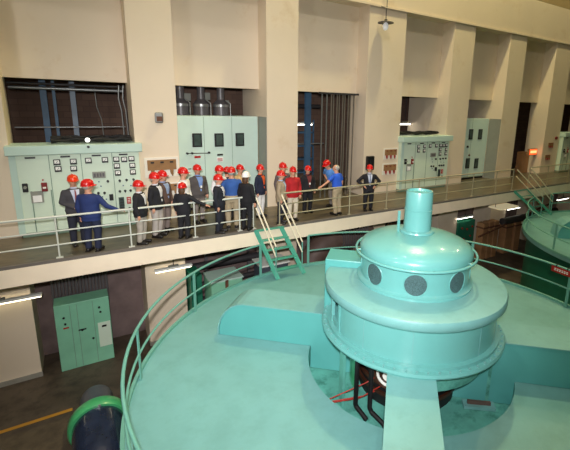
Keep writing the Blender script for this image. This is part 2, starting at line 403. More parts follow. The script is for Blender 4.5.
for i, (x, z) in enumerate([(3.6, 3.8), (4.3, 3.85), (5.0, 3.6)]):
    m_ = MB().box(x - .16, x + .12, 15.2, 15.4, z - .12, z + .14).build('junction_box', M['greysteel'])
    tag(m_, ('brown-grey box between the left and middle dark cylinders', 'brown-grey box between the middle and right dark cylinders', 'brown-grey box right of the three dark cylinders')[i], 'box')
t = root('cable_heap', (.3, 13.3, 2.44), 'heap of black cables lying on top of the left control board', 'cables')
rnd = random.Random(3)
def cable_heap(t, x0, x1, z0, y0=13.0, y1=13.5):
    for k in range(9):
        pts = []; y = rnd.uniform(y0, y1); ph = rnd.uniform(0, 6)
        n = 14
        for i in range(n):
            x = x0 + (x1 - x0) * i / (n - 1)
            pts.append((x, y + .08*math.sin(ph + i*.9), z0 + .035 + .05*abs(math.sin(ph + i*.8)) + .012*k))
        MB().tube(pts, .03, 8).build('cable', M['blackrubber'], t, smooth=True)
cable_heap(t, -.5, 1.45, 2.44)
t = root('cable_heap', (12.8, 13.3, 2.44), 'heap of black cables on top of the control board behind the upright pipe', 'cables')
cable_heap(t, 11.92, 14.4, 2.44)
def tube_light(name, x0, x1, y, z, label, m_, rod=None, grp=None):
    t = root(name, ((x0 + x1)/2, y, z), label, 'ceiling light', grp)
    MB().box(x0, x1, y - .07, y + .07, z + .02, z + .09).build('reflector', M['white'], t, bevel=.01)
    MB().tube([(x0 + .03, y, z), (x1 - .03, y, z)], .03, 10).build('lamp_tube', m_, t, smooth=True)
    if rod is not None:
        MB().tube([((x0 + x1)/2, y, z + .09), ((x0 + x1)/2, y, rod)], .015, 8).build('rod', M['darkpipe'], t)
        MB().box((x0 + x1)/2 - .15, (x0 + x1)/2 + .15, y - .05, y + .05, z + .09, z + .14).build('bracket', M['greysteel'], t)
    return t
tube_light('tube_light', 8.2, 8.98, 15.5, 2.81, 'glowing tube light inside the doorway behind the man in the red coat', M['tube'], 4.6)
tube_light('tube_light', 13.9, 14.7, 15.3, 2.83, 'glowing tube light inside the opening right of the wide pillar', M['tube'], 4.6)
t = root('inspection_lamp', (.33, 12.75, 2.45), 'tiny white lamp with black base on the top edge of the left control board', 'lamp')
MB().ell((.33, 12.72, 2.56), (.06, .06, .06), 14, 10).build('bulb', M['smallwhite'], t, smooth=True)
disc(.33, 12.66, 2.38, .035, .03).build('socket', M['black'], t)
# folding gate in the third bay doorway
t = root('folding_gate', (8.9, 13.45, 0), 'bronze folding gate gathered at the right side of the doorway', 'gate')
for k in range(9):
    x = 8.62 + k * .135
    MB().box(x - .018, x + .018, 13.42 + .05*(k % 2), 13.46 + .05*(k % 2), 0, 4.1).build('bar', M['gate'], t)
for x in (8.18, 8.4): MB().box(x - .02, x + .02, 13.4, 13.44, 0, 4.1).build('bar', M['conduit'], t)
MB().box(8.1, 9.9, 13.38, 13.55, 4.08, 4.15).build('top_track', M['darkpipe'], t)
# shelves in doorway
t = root('shelf_rack', (7.8, 16.2, 0), 'dark blue shelf rack deep inside the doorway behind the red coat', 'shelf')
for z in (.6, 1.2, 1.8, 2.4): MB().box(6.95, 9.3, 15.9, 16.5, z, z + .06).build('shelf', M['steelblue'], t)
for x in (7.0, 8.2, 9.28): MB().box(x - .03, x + .03, 15.9, 15.96, 0, 3.0).build('post', M['steelblue'], t)
t = root('equipment_cabinet', (13, 15.6, 0), 'dark cabinet standing inside the opening right of the wide pillar', 'cabinet')
MB().box(12.1, 13.9, 15.2, 16.2, 0, 3.9).build('body', M['black'], t, bevel=.02)
# far recess with the orange display
t = root('display_cabinet', (23.6, 13.9, 0), 'dark brown cabinet carrying the orange display in the far recess', 'cabinet')
MB().box(22.45, 23.18, 13.75, 14.1, 0, 1.25).build('body', M['brownsteel'], t)
t = root('orange_display', (22.9, 13.6, 1.35), 'glowing orange text display on the wall of the far recess', 'display')
t.location = (23.15, 13.35, 1.32); OFF[t.name] = Vector(t.location)
MB().box(22.35, 23.17, 13.30, 13.42, 1.13, 1.5).build('housing', M['brownsteel'], t)
MB().box(22.4, 23.12, 13.285, 13.30, 1.16, 1.47).build('screen', M['led'], t)
for k in range(7):
    MB().box(22.47 + k*.09, 22.53 + k*.09, 13.279, 13.285, 1.25, 1.39).build('lettering', M['ledtext'], t)
t = root('drape', (20.8, 14.2, 0), 'dark grey plastic sheet hanging in the far opening left of the orange display', 'sheet')
m_ = MB(); n = 18
vs = []
for i in range(n):
    for j in range(10):
        vs.append(m_.bm.verts.new((20.5 + 1.2*i/(n-1), 14.3 + .12*math.sin(i*1.3 + j*.4), 4.1 - 3.9*j/9)))
for i in range(n-1):
    for j in range(9): m_.bm.faces.new((vs[i*10+j], vs[(i+1)*10+j], vs[(i+1)*10+j+1], vs[i*10+j+1]))
m_.build('sheet', M['insul'], t, smooth=True)

# ------------------------------------------------------------------ walkway railing
def walkway_rail(x0, x1, posts, label, m_, stop_flat=True):
    t = root('walkway_railing', ((x0 + x1)/2, YE + .1, 0), label, 'railing', 'walkway railings')
    y = YE + .10
    for z, r in ((1.0, .026), (.66, .018), (.33, .018)):
        MB().tube([(x0, y, z), (x1, y, z)], r, 10).build('rail', m_, t, smooth=True)
    for x in posts:
        p = MB().tube([(x, y, .0), (x, y, 1.0)], .02, 10).build('post', m_, t, smooth=True)
        MB().box(x - .07, x + .07, y - .04, y + .04, .012, .03).build('base_plate', m_, p)
walkway_rail(-9.0, 4.27, [-9.0, -6.6, -5.07, -3.55, -2.03, -.52, 1.0, 2.58, 3.85, 4.27], 'white three-rail walkway railing left of the first steps', M['railwhite'])
walkway_rail(5.12, 17.05, [5.12, 7.75, 9.4, 11.0, 12.6, 14.2, 15.8, 17.05], 'three-rail walkway railing between the two flights of steps', M['railtan'])
walkway_rail(18.35, 40, [18.35, 20, 22, 24, 26, 28, 30, 33, 36, 39], 'three-rail walkway railing right of the far steps', M['railtan'])

# ------------------------------------------------------------------ stairs
def lerp(a, b, t): return a + (b - a) * t
def stairs(TL, TR, BL, BR, label, nt, rm):
    TL, TR, BL, BR = [Vector(v) for v in (TL, TR, BL, BR)]
    t = root('steel_steps', tuple((BL + BR) / 2), label, 'steps', 'steel steps to the machine decks')
    for A, B in ((TL, BL), (TR, BR)):
        side = (TR - TL).normalized() * .02
        m_ = MB(); h = Vector((0, 0, .16))
        v = [m_.bm.verts.new(p) for p in (A - side, A + side, B + side, B - side, A - side - h, A + side - h, B + side, B - side)]
        # sloping plate
        lo = [A - side - h*1.3, A + side - h*1.3, B + side + (A-B)*.001, B - side + (A-B)*.001]
        m_.bm.free(); m_.bm = bmesh.new()
        d = (B - A).normalized(); w = Vector((0,0,1)) - d * d.z; w.normalize()
        q = [A + w*.03, A - w*.08, B - w*.0 , B + w*.11]
        q[2] = Vector((B.x, B.y, B.z)); 
        a_ = [m_.bm.verts.new(p - side) for p in q]; b_ = [m_.bm.verts.new(p + side) for p in q]
        m_.bm.faces.new(a_); m_.bm.faces.new(b_[::-1])
        for i in range(4):
            j = (i+1) % 4; m_.bm.faces.new((a_[j], a_[i], b_[i], b_[j]))
        m_.build('stringer', M['stairgreen'], t)
    for k in range(nt):
        f = k / nt + .02
        L = lerp(TL, BL, f); Rr = lerp(TR, BR, f); d = (BL - TL); d.z = 0; d = d.normalized() * .09
        m_ = MB(); up = Vector((0,0,.03))
        a_ = [m_.bm.verts.new(p) for p in (L - d, Rr - d, Rr + d, L + d)]; b_ = [m_.bm.verts.new(p + up) for p in (L - d, Rr - d, Rr + d, L + d)]
        m_.bm.faces.new(a_[::-1]); m_.bm.faces.new(b_)
        for i in range(4):
            j = (i+1) % 4; m_.bm.faces.new((a_[i], a_[j], b_[j], b_[i]))
        m_.build('tread', M['stairgreen'], t)
    for A, B in ((TL, BL), (TR, BR)):
        e = lerp(A, B, .97)
        for hh in (1.0, .68):
            MB().tube([A + Vector((0,0,hh)), lerp(A, B, .5) + Vector((0,0,hh)), e + Vector((0,0,hh))], .024, 10).build('handrail', rm, t, smooth=True)
        MB().tube([e + Vector((0,0,.0)), e + Vector((0,0,1.0))], .02, 10).build('post', M['railteal'], t, smooth=True)
    return t
stairs((4.30, 10.62, 0), (5.12, 10.62, 0), (4.72, 10.12, ZD), (5.60, 10.12, ZD), 'green open steps with cream handrails down to the near machine deck', 5, M['cream'])
stairs((17.10, 10.62, 0), (18.2, 10.62, 0), (19.1, 10.3, ZD), (20.0, 10.3, ZD), 'green open steps with cream handrails at the far machine', 5, M['cream'])

# ------------------------------------------------------------------ generator
CX, CY = 5.49, 5.34
def P(r, a, z): return (CX + r*math.cos(R(a)), CY + r*math.sin(R(a)), z)
def generator():
    t = root('generator', (CX, CY, ZF), 'huge round teal generator with domed top and upright pipe filling the foreground', 'generator', 'round teal generators')
    L = lambda prof, **k: MB().lathe(prof, CX, CY, **k)
    L([(2.08, ZD), (5.35, ZD), (5.35, ZD - .14), (2.08, ZD - .14)], n=128, close_prof=True).build('deck', M['tealdeck'], t, smooth=True)
    L([(5.30, ZD), (5.30, ZD + .07), (5.36, ZD + .07), (5.36, ZD - .02), (5.352, ZD - .02), (5.352, ZD)], n=128, close_prof=True).build('deck_kerb', M['railteal'], t, smooth=True)
    L([(5.12, ZF), (5.12, ZD - .14), (5.0, ZD - .14), (5.0, ZF)], n=128, close_prof=True).build('side_casing', M['darkteal'], t, smooth=True)
    L([(2.08, ZD - .02), (2.08, -2.0), (0, -2.0), (0, -2.06), (2.14, -2.06), (2.14, ZD - .02)], n=96).build('pit_liner', M['pitgreen'], t, smooth=True)
    # bracket arms
    prof = [(.9, -1.99), (2.07, -1.99), (2.07, ZD), (4.19, ZD), (4.18, -1.28), (4.12, -1.07), (4.02, -.9), (3.88, -.77), (3.74, -.70), (3.62, -.67), (.9, -.67)]
    for az, lat, w in ((137.3, .30, .74), (-132.7, 0, .74), (-42.7, 0, .74), (47.3, 0, .74)):
        a = R(az)
        mt = Matrix.Translation((CX, CY, 0)) @ Matrix.Rotation(a, 4, 'Z')
        if abs(lat): mt = mt @ Matrix.Translation((0, -lat, 0))
        pr = MB().prism(prof, w, mt @ Matrix.Translation((0, -w/2, 0)))
        arm = pr.build('bracket_arm', M['tealarm'], t, smooth=False, bevel=.012)
        # cover plate with a small overhang
        cv = [(1.0, -.67), (3.62, -.67), (3.74, -.70), (3.88, -.77), (4.02, -.9), (4.12, -1.07), (4.18, -1.28), (4.19, ZD), (4.215, ZD), (4.205, -1.27), (4.145, -1.06), (4.04, -.885), (3.895, -.75), (3.75, -.678), (3.62, -.65), (1.0, -.65)]
        MB().prism(cv, w + .05, mt @ Matrix.Translation((0, -w/2 - .025, 0))).build('cover_plate', M['tealplate'], arm)
    # drum
    fl = L([(1.45, -.65), (1.81, -.65), (1.82, -.62), (1.80, -.575), (1.45, -.575)], n=96, close_prof=True).build('lower_flange', M['teal'], t, smooth=True)
    L([(1.5, -.575), (1.71, -.575), (1.71, -.51), (1.5, -.51)], n=96, close_prof=True).build('flange_step', M['teal'], t, smooth=True)
    bolt = None
    for k in range(60):
        a = k * 6 + 2
        if bolt is None:
            p = P(1.755, a, -.575)
            bolt = MB().tube([p, (p[0], p[1], p[2] + .028)], .02, 6).build('bolt', M['tealplate'], fl); b0 = a
            me = bolt.data
        else:
            c = bolt.copy(); COL.objects.link(c); c.parent = fl
            c.matrix_local = Matrix.Rotation(R(a - b0), 4, 'Z')
    wins = [(157, 172), (-47, -33), (60, 76)]
    def inwin(a): return any(lo <= ((a + 180) % 360) - 180 < hi for lo, hi in wins)
    wall = [(1.62, -.51), (1.62, .14), (1.58, .14), (1.58, -.51)]
    edges = sorted([v for w_ in wins for v in w_])     # -47 -33 60 76 157 172
    seq = [(-33, 60), (76, 157), (172, 313)]
    for lo, hi in seq: L(wall, n=40, a0=lo, a1=hi, close_prof=True).build('drum_wall', M['teal'], t, smooth=True)
    for lo, hi in wins:
        L([(1.62, -.51), (1.62, -.40), (1.58, -.40), (1.58, -.51)], n=8, a0=lo, a1=hi, close_prof=True).build('sill', M['teal'], t, smooth=True)
        L([(1.62, .08), (1.62, .14), (1.58, .14), (1.58, .08)], n=8, a0=lo, a1=hi, close_prof=True).build('lintel', M['teal'], t, smooth=True)
        for a in (lo, hi):
            L([(1.625, -.51), (1.65, -.51), (1.65, .14), (1.625, .14)], n=3, a0=a - 1.2, a1=a + 1.2, close_prof=True).build('rib', M['teal'], t, smooth=True)
    L([(1.40, -.6), (1.40, .14), (1.36, .14), (1.36, -.6)], n=64, close_prof=True).build('shaded_inner_drum', M['glassdark'], t, smooth=True)  # dark cylinder behind the openings, their inner shade put into its colour
    for a in (-133, -88, 176 + 20, 120, 15):
        L([(1.621, -.51), (1.627, -.51), (1.627, .14), (1.621, .14)], n=1, a0=a - .25, a1=a + .25, close_prof=True).build('seam', M['tealplate'], t)
    L([(1.55, .13), (1.71, .13), (1.72, .15), (1.71, .17), (1.55, .17)], n=96, close_prof=True).build('drip_ring', M['teal'], t, smooth=True)
    L([(0, .2), (1.60, .17), (1.755, .17), (1.77, .19), (1.77, .29), (1.75, .33), (1.70, .345), (1.1, .36), (0, .36)], n=128).build('top_plate', M['tealplate'], t, smooth=True)
    # exciter housing
    L([(1.12, .355), (1.13, .36), (1.13, .40), (1.07, .42), (1.05, .44), (1.05, .90), (1.0, .90)], n=96).build('exciter_housing', M['teal'], t, smooth=True)
    L([(1.04, .89), (1.085, .89), (1.095, .92), (1.09, 1.0), (1.06, 1.06), (.98, 1.12), (.85, 1.18), (.68, 1.235), (.5, 1.28), (.3, 1.31), (0, 1.31)], n=96).build('dome_cap', M['teal'], t, smooth=True)
    rp = MB().tube([P(1.16, a, .93) for a in range(0, 360, 4)], .024, 10, closed=True).build('ring_pipe', M['teal'], t, smooth=True)
    for a in range(17, 360, 45):
        MB().tube([P(1.06, a, .93), P(1.16, a, .93)], .014, 8).build('bracket', M['teal'], rp, smooth=True)
    for k in range(8):
        a = -133 + 45*k
        if k == 7: pass
        m_ = MB(); p0 = P(1.0, a, .63); p1 = P(1.053, a, .63)
        # curved disc that follows the housing
        n = 28; rings_ = []
        cv = m_.bm.verts.new(P(1.058, a, .635))
        for rr in (.07, .14, .20):
            rings_.append([m_.bm.verts.new((CX + 1.058*math.cos(R(a) + rr*math.cos(2*PI*i/n)/1.058), CY + 1.058*math.sin(R(a) + rr*math.cos(2*PI*i/n)/1.058), .635 + rr*math.sin(2*PI*i/n))) for i in range(n)])
        for i in range(n): m_.bm.faces.new((cv, rings_[0][i], rings_[0][(i+1)%n]))
        for q in range(2):
            for i in range(n): m_.bm.faces.new((rings_[q][i], rings_[q+1][i], rings_[q+1][(i+1)%n], rings_[q][(i+1)%n]))
        v_ = m_.build('vent_mesh', M['mesh'], t, smooth=True)
        MB().tube([(CX + 1.056*math.cos(R(a) + .205*math.cos(2*PI*i/n)/1.056), CY + 1.056*math.sin(R(a) + .205*math.cos(2*PI*i/n)/1.056), .635 + .205*math.sin(2*PI*i/n)) for i in range(n)], .01, 6, closed=True).build('vent_rim', M['teal'], v_, smooth=True)
    L([(.33, 1.30), (.34, 1.31), (.33, 1.34), (.27, 1.36), (.265, 1.38), (.262, 1.74), (.268, 1.745), (.268, 1.755), (.26, 1.76), (.255, 2.08), (.245, 2.11), (.22, 2.11), (.21, 2.07), (0, 2.07)], n=48).build('shaft_cover', M['teal'], t, smooth=True)
    MB().box(CX - .38, CX - .34, CY + .12, CY + .16, 1.30, 1.72).build('guide_bar', M['teal'], t, bevel=.005)
    # under the drum: skirt, posts, slip rings, pipes
    L([(1.50, -.65), (1.50, -1.12), (1.48, -1.12), (1.48, -.65)], n=40, a0=-124, a1=-50, close_prof=True).build('skirt', M['pitgreen'], t, smooth=True)
    L([(1.2, -.65), (1.2, -1.95), (1.17, -1.95), (1.17, -.65)], n=30, a0=20, a1=170, close_prof=True).build('back_shield', M['casinggreen'], t, smooth=True)
    for a in (-54, 178, 110): 
        p = P(1.62, a, 0); MB().box(-.03, .03, -.06, .06, -1.99, -.65, Matrix.Translation((p[0], p[1], 0)) @ Matrix.Rotation(R(a), 4, 'Z')).build('support_post', M['pitgreen'], t)
    L([(1.0, -1.99), (1.0, -.7), (.3, -.7), (.3, -1.99)], n=40, close_prof=True).build('shaft', M['blackrubber'], t, smooth=True)
    for z in (-1.75, -1.55, -1.35, -1.15, -.95):
        L([(1.005, z), (1.05, z), (1.05, z + .07), (1.005, z + .07)], n=40, close_prof=True).build('slip_ring', M['slot'], t, smooth=True)
    return t
gen = generator()
def pit_bits(t):
    for pts, r, m_, nm in [
        ([P(1.52, -171, -.66), P(1.52, -171, -1.80), P(1.50, -171, -1.86), P(1.55, -160, -1.95)], .045, 'blackrubber', 'coolant_pipe'),
        ([P(1.42, -161, -.66), P(1.42, -161, -1.78), P(1.42, -159, -1.86), P(1.52, -148, -1.90), P(1.55, -146, -1.97)], .045, 'blackrubber', 'coolant_pipe'),
        ([P(1.95, 178, -1.75), P(1.3, -170, -1.45), P(.9, -160, -1.3)], .011, 'redwire', 'cable'),
        ([P(1.95, 178, -1.79), P(1.4, -168, -1.65), P(.8, -160, -1.6)], .011, 'redwire', 'cable'),
        ([P(1.95, 178, -1.82), P(1.4, -172, -1.75), P(.8, -165, -1.75)], .011, 'redwire', 'cable')]:
        MB().tube(pts, r, 10).build(nm, M[m_], t, smooth=True)
    c = P(1.14, -152, -1.2)
    for rr, m_ in ((.26, 'slot'), (.2, 'white'), (.12, 'slot')):
        ax = R(-150)
        u = Vector((-math.sin(ax), math.cos(ax), 0)); w = Vector((0, 0, 1)); cc = Vector(c)
        MB().tube([cc + (u*math.cos(2*PI*i/24) + w*math.sin(2*PI*i/24))*rr for i in range(24)], .028, 8, closed=True).build('coil', M[m_], t, smooth=True)
    MB().tube([P(1.03, -152, -1.2), P(1.18, -152, -1.2)], .09, 14).build('coil_hub', M['white'], t, smooth=True)
    MB().box(-.22, .22, -.03, .03, -1.93, -1.87, Matrix.Translation(P(1.5, -64, 0)) @ Matrix.Rotation(R(-38), 4, 'Z')).build('tool_bar', M['duct'], t)
    MB().box(-.3, .3, -.1, .1, -1.99, -1.93, Matrix.Translation(P(1.5, -64, 0)) @ Matrix.Rotation(R(-38), 4, 'Z')).build('tray_base', M['tealplate'], t)
pit_bits(gen)
# riser box beside the drum
MB().box(.95, 1.83, .12, .78, -.66, .50, Matrix.Translation((CX, CY, 0)) @ Matrix.Rotation(R(137.3), 4, 'Z') @ Matrix.Scale(-1, 4, (0, 1, 0))).build('riser_box', M['tealarm'], gen, bevel=.02)

def deck_railing(cx, cy, a0, a1, posts, label):
    t = root('deck_railing', (cx, cy, ZD), label, 'railing', 'round deck railings')
    r = 5.25
    for z, rad in ((ZD + 1.05, .028), (ZD + .53, .022)):
        n = 100
        MB().tube([(cx + r*math.cos(R(a0 + (a1-a0)*i/n)), cy + r*math.sin(R(a0 + (a1-a0)*i/n)), z) for i in range(n + 1)], rad, 10).build('rail', M['railteal'], t, smooth=True)
    for a in posts:
        mt = Matrix.Translation((cx + r*math.cos(R(a)), cy + r*math.sin(R(a)), 0)) @ Matrix.Rotation(R(a), 4, 'Z')
        MB().box(-.012, .012, -.04, .04, ZD, ZD + 1.05, mt).build('post', M['railteal'], t, bevel=.004)
    return t
dr = deck_railing(CX, CY, 102.5, 444, [102.5, 129.2, 157.1, 187, 217, 247, 277, 308, -6.2, 24.7, 54, 84], 'teal two-rail railing round the rim of the near machine deck')
gen2 = copy_tree(gen, skip=('bolt',)); gen2.location.x += 14.21
tag(gen2, 'second green machine, only its deck and dark casing showing at the right edge', 'generator', 'round teal generators')
dr2 = copy_tree(dr); dr2.location.x += 14.21
tag(dr2, 'two-rail railing round the far machine deck at the right edge', 'railing', 'round deck railings')
# red tag hung on the near deck railing
t = root('warning_tag', P(5.29, -3, -.47), 'red tag with white lettering hung on the near deck railing at the right edge', 'sign')
mt = Matrix.Translation(P(5.29, -3.2, 0)) @ Matrix.Rotation(R(-3.2), 4, 'Z')
# faces back towards the machine (the railing's inner side)
MB().box(-.085, -.075, -.34, .24, -.60, -.44, mt).build('plate', M['red'], t, bevel=.003)
for z in (-.51, -.55):
    for k in range(6):
        MB().box(-.09, -.085, -.22 + k*.065, -.175 + k*.065, z, z + .022, mt).build('lettering', M['white'], t)
for y in (-.2, .1): MB().box(-.085, .03, y, y + .02, -.45, -.385, mt).build('hanger', M['black'], t)

# ------------------------------------------------------------------ lower level
t = root('low_control_cabinet', (-.2, 13, ZF), 'mid green control cabinet on the lower floor between two cream pillars', 'cabinet')
MB().box(-.93, .45, 12.9, 13.5, ZF, -2.15).build('body', M['lowgreen'], t, bevel=.015)
for x in (-.55, -.38, .02): MB().box(x - .006, x + .006, 12.893, 12.9, ZF + .05, -2.2).build('seam', M['seam'], t)
MB().box(.1, .43, 12.88, 12.9, -3.75, -2.95).build('notice', M['board'], t)
MB().box(.2, .32, 12.86, 12.88, -3.1, -3.05).build('nameplate', M['black'], t)
for x, z in ((.18, -2.45), (.2, -2.6), (-.72, -2.55), (-.7, -2.75), (-.3, -3.05), (-.05, -3.4)):
    disc(x, 12.9, z, .03, .03).build('knob', M['black'], t)
MB().box(-.76, -.62, 12.885, 12.9, -2.9, -2.86).build('nameplate', M['red'], t)
MB().box(-.4, -.2, 12.885, 12.9, -3.06, -3.02).build('nameplate', M['black'], t)
t = root('strip_curtain', (-.2, 13.6, -2.2), 'dark ribbed curtain hanging above the mid green lower cabinet', 'curtain')
for k in range(17):
    x = -.95 + k * .088
    MB().tube([(x, 13.6, -2.6), (x + .01, 13.62, -1.9), (x, 13.6, -.5)], .035, 8).build('fold', M['insul'], t, smooth=True)
tube_light('tube_light', -3.0, -1.12, 12.75, -1.68, 'tube light hung under the walkway at the left edge of the photo', M['tubewarm'], -.48, 'tube lights under the walkway')
tube_light('tube_light', 1.75, 2.9, 12.75, -1.62, 'tube light hung under the walkway on the cream pillar above the curved rail', M['tubewarm'], -.48, 'tube lights under the walkway')
for x0, x1, lb in ((16.1, 17.3, 'tube light under the walkway just right of the machine dome'),
                   (20.3, 21.5, 'tube light under the walkway near the foot of the far steps'),
                   (25.5, 26.9, 'tube light under the walkway at the right edge of the photo')):
    tube_light('tube_light', x0, x1, 12.9, -1.82, lb, M['tube'], -.48, 'tube lights under the walkway')
t = root('light_panel', (19.5, 12.6, -1.4), 'pale rectangular lamp panel under the walkway left of the far steps', 'ceiling light')
MB().box(18.6, 20.2, 12.2, 12.95, -1.50, -1.42).build('diffuser', M['panelglow'], t)
for x in (18.7, 20.1): MB().tube([(x, 12.6, -1.42), (x, 12.6, -.3)], .015, 6).build('rod', M['darkpipe'], t)

t = root('blue_pump', (-.2, 10.4, ZF), 'dark blue glossy pump barrel with a green collar on the lower floor at bottom left', 'pump')
def ytube(cx, cz, prof, n=40):
    m_ = MB(); rg = []
    for y, r in prof: rg.append([m_.bm.verts.new((cx + r*math.cos(2*PI*k/n), y, cz + r*math.sin(2*PI*k/n))) for k in range(n)])
    for i in range(len(rg)-1):
        for k in range(n): m_.bm.faces.new((rg[i][k], rg[i][(k+1)%n], rg[i+1][(k+1)%n], rg[i+1][k]))
    m_.bm.faces.new(rg[0][::-1]); m_.bm.faces.new(rg[-1]); return m_
BX, BZ = -.12, -3.62
ytube(BX, BZ, [(7.0, .2), (7.05, .42), (7.2, .5), (7.5, .53), (9.2, .53)]).build('barrel', M['bluegloss'], t, smooth=True)
ytube(BX, BZ, [(9.2, .52), (9.2, .58), (9.25, .61), (9.45, .61), (9.5, .58), (9.5, .52)]).build('collar', M['casinggreen'], t, smooth=True)
ytube(BX, BZ, [(9.5, .36), (10.2, .36), (10.35, .32), (10.4, .2)]).build('motor_housing', M['greyblue'], t, smooth=True)
for y in (8.0, 10.0): MB().box(BX - .35, BX + .35, y - .12, y + .12, ZF, BZ - .3).build('foot', M['greyblue'], t)
disc(BX + .05, 9.2, BZ + .56, .03, .02).build('bolt', M['conduit'], t)

t = root('green_tank', (3.7, 12, ZF), 'low green box-shaped tank behind the deck rail left of the first steps', 'tank')
MB().box(3.3, 4.35, 12.0, 12.9, ZF, -2.05).build('body', M['lowgreen'], t, bevel=.04)
MB().box(3.75, 3.85, 11.97, 12.93, ZF, -2.02).build('strap', M['rust'], t)
MB().box(3.28, 4.37, 11.98, 12.92, -2.05, -2.0).build('lid', M['boardtrim'], t)
t = root('ribbed_duct', (8.3, 12.3, -2.2), 'big curved brown duct with dark ribs behind the deck, right of the first steps', 'duct')
arc = [(7.1 + 0, 12.4, ZF), (7.1, 12.4, -2.6), (7.3, 12.4, -2.0), (7.75, 12.4, -1.6), (8.3, 12.4, -1.42), (9.9, 12.4, -1.40)]
MB().tube(arc, .48, 20).build('elbow', M['duct'], t, smooth=True)
for k in range(12):
    x = 8.35 + k * .11
    MB().tube([(x, 12.4, -1.415), (x + .04, 12.4, -1.415)], .53, 20).build('rib', M['insul'], t)
t = root('lower_pipe_rack', (6, 13.2, ZF), 'dark pipes on the lower wall seen under the first steps', 'pipes')
for z, r in ((-1.4, .1), (-2.0, .14), (-2.7, .1), (-3.3, .12)):
    MB().tube([(2.95, 13.5, z), (5.6, 13.5, z)], r, 12).build('pipe', M['darkpipe'], t, smooth=True)
for x in (3.6, 5.2): MB().box(x - .05, x + .05, 13.62, 13.72, ZF, -.5).build('bracket', M['insul'], t)
t = root('dark_green_locker', (3.3, 12, ZF), 'dark green upright locker right of the cream lower pillar', 'locker')
MB().box(2.80, 3.16, 12.6, 13.4, ZF, -1.9).build('body', M['darkteal'], t, bevel=.01)
t = root('machine_cabinet', (5.4, 12.2, ZF), 'grey machine cabinet with a white top glimpsed between the first steps', 'cabinet')
MB().box(4.95, 5.95, 11.8, 12.5, ZF, -1.75).build('body', M['greyblue'], t, bevel=.03)
MB().box(4.9, 6.0, 11.75, 12.55, -1.75, -1.7).build('top', M['white'], t)
MB().box(5.2, 5.5, 11.77, 11.8, -2.3, -2.0).build('hatch', M['rust'], t)
# right-hand lower level
t = root('low_green_panel', (16.9, 13.4, ZF), 'dark green panel on the lower wall right of the machine dome', 'panel')
MB().box(16.3, 17.6, 12.95, 13.6, ZF, -2.05).build('body', M['darkteal'], t)
for x, z in ((16.6, -2.4), (17.0, -2.5), (17.4, -2.4), (16.8, -3.0), (17.3, -2.9)): disc(x, 12.95, z, .05, .03).build('gauge', M['red'], t)
for i, (x, w, z1) in enumerate([(17.95, .36, -2.2), (18.42, .34, -2.2), (18.9, .4, -2.2), (20.1, .6, -2.45), (20.95, .55, -2.45)]):
    o = root('brown_duct', (x, 12.5, ZF), ('leftmost', 'second', 'third', 'fourth', 'rightmost')[i] + ' of the brown upright ducts below the walkway right of the dome', 'duct', 'brown upright ducts')
    MB().box(x - w/2, x + w/2, 12.5, 12.95, ZF, z1).build('body', M['brownsteel'], o, bevel=.03)
    MB().box(x - w/2 - .03, x + w/2 + .03, 12.47, 12.96, z1 - .3, z1 - .22).build('flange', M['rust'], o)
for (a, b, r, mm, lb) in [((19.2, 12.4, -2.25), (24.5, 12.4, -2.25), .2, 'darkpipe', 'thick dark pipe below the walkway right of the dome'),
                          ((17.0, 12.2, -2.7), (24.0, 12.4, -1.7), .05, 'rust', 'thin rusty pipe slanting below the walkway right of the dome'),
                          ((16.3, 12.8, -1.2), (22.6, 12.8, -1.2), .09, 'darkpipe', 'dark pipe tight below the walkway right of the dome')]:
    tag(MB().tube([a, b], r, 14).build('pipe', M[mm], smooth=True), lb, 'pipe')
t = root('pump_set', (14.9, 12.0, ZF), 'rusty pump set on the lower floor behind the near deck on the right', 'pump')
MB().lathe([(0, ZF), (.45, ZF), (.45, -3.6), (.3, -3.4), (.28, -2.9), (.4, -2.85), (.4, -2.7), (0, -2.7)], 13.3, 9.8, 28).build('casing', M['rust'], t, smooth=True)
MB().tube([(13.3, 9.8, -3.1), (13.9, 10.3, -3.1), (14.4, 11.4, -3.3), (14.6, 12.5, -3.3)], .16, 14).build('pipe', M['darkpipe'], t, smooth=True)
t = root('louvre_panel', (12, 13, -1.6), 'small black louvred panel under the walkway left of the upright pipe', 'vent')
MB().box(11.35, 12.1, 12.9, 12.99, -1.95, -1.36).build('frame', M['black'], t)
for k in range(4): MB().box(11.4 + k*.18, 11.5 + k*.18, 12.87, 12.9, -1.9, -1.4).build('slat', M['rust'], t)

# ------------------------------------------------------------------ people
SK = mat('skin', (206, 150, 122), .55, var=.05, scale=10.)
HAIRS = {'brown': mat('brown_hair', (84, 56, 34), .6, var=.2, scale=30.), 'grey': mat('grey_hair', (170, 164, 156), .6, var=.1, scale=30.), 'dark': mat('dark_hair', (40, 30, 26), .6, var=.2, scale=30.)}
HATS = {'red': mat('red_hard_hat', (206, 24, 22), .28, var=.03), 'orange': mat('orange_hard_hat', (226, 62, 24), .28, var=.03), 'white': mat('white_hard_hat', (244, 240, 234), .28, var=.02)}
CL = {}
def cloth(rgb):
    k = '_'.join(map(str, rgb))
    if k not in CL: CL[k] = mat('cloth_' + k, rgb, .85, var=.14, scale=6., bump=.1)
    return CL[k]
SHOE = mat('black_shoe', (26, 22, 20), .4)
EYE = mat('eye_dark', (28, 22, 20), .3)
TORSO = [(.84,.150,.105,0),(.92,.172,.122,0),(1.0,.158,.115,0),(1.08,.148,.108,0),(1.2,.160,.115,0),(1.32,.180,.118,.0),(1.40,.172,.10,.005),(1.445,.115,.08,.01),(1.475,.068,.064,.012),(1.56,.058,.06,.0)]
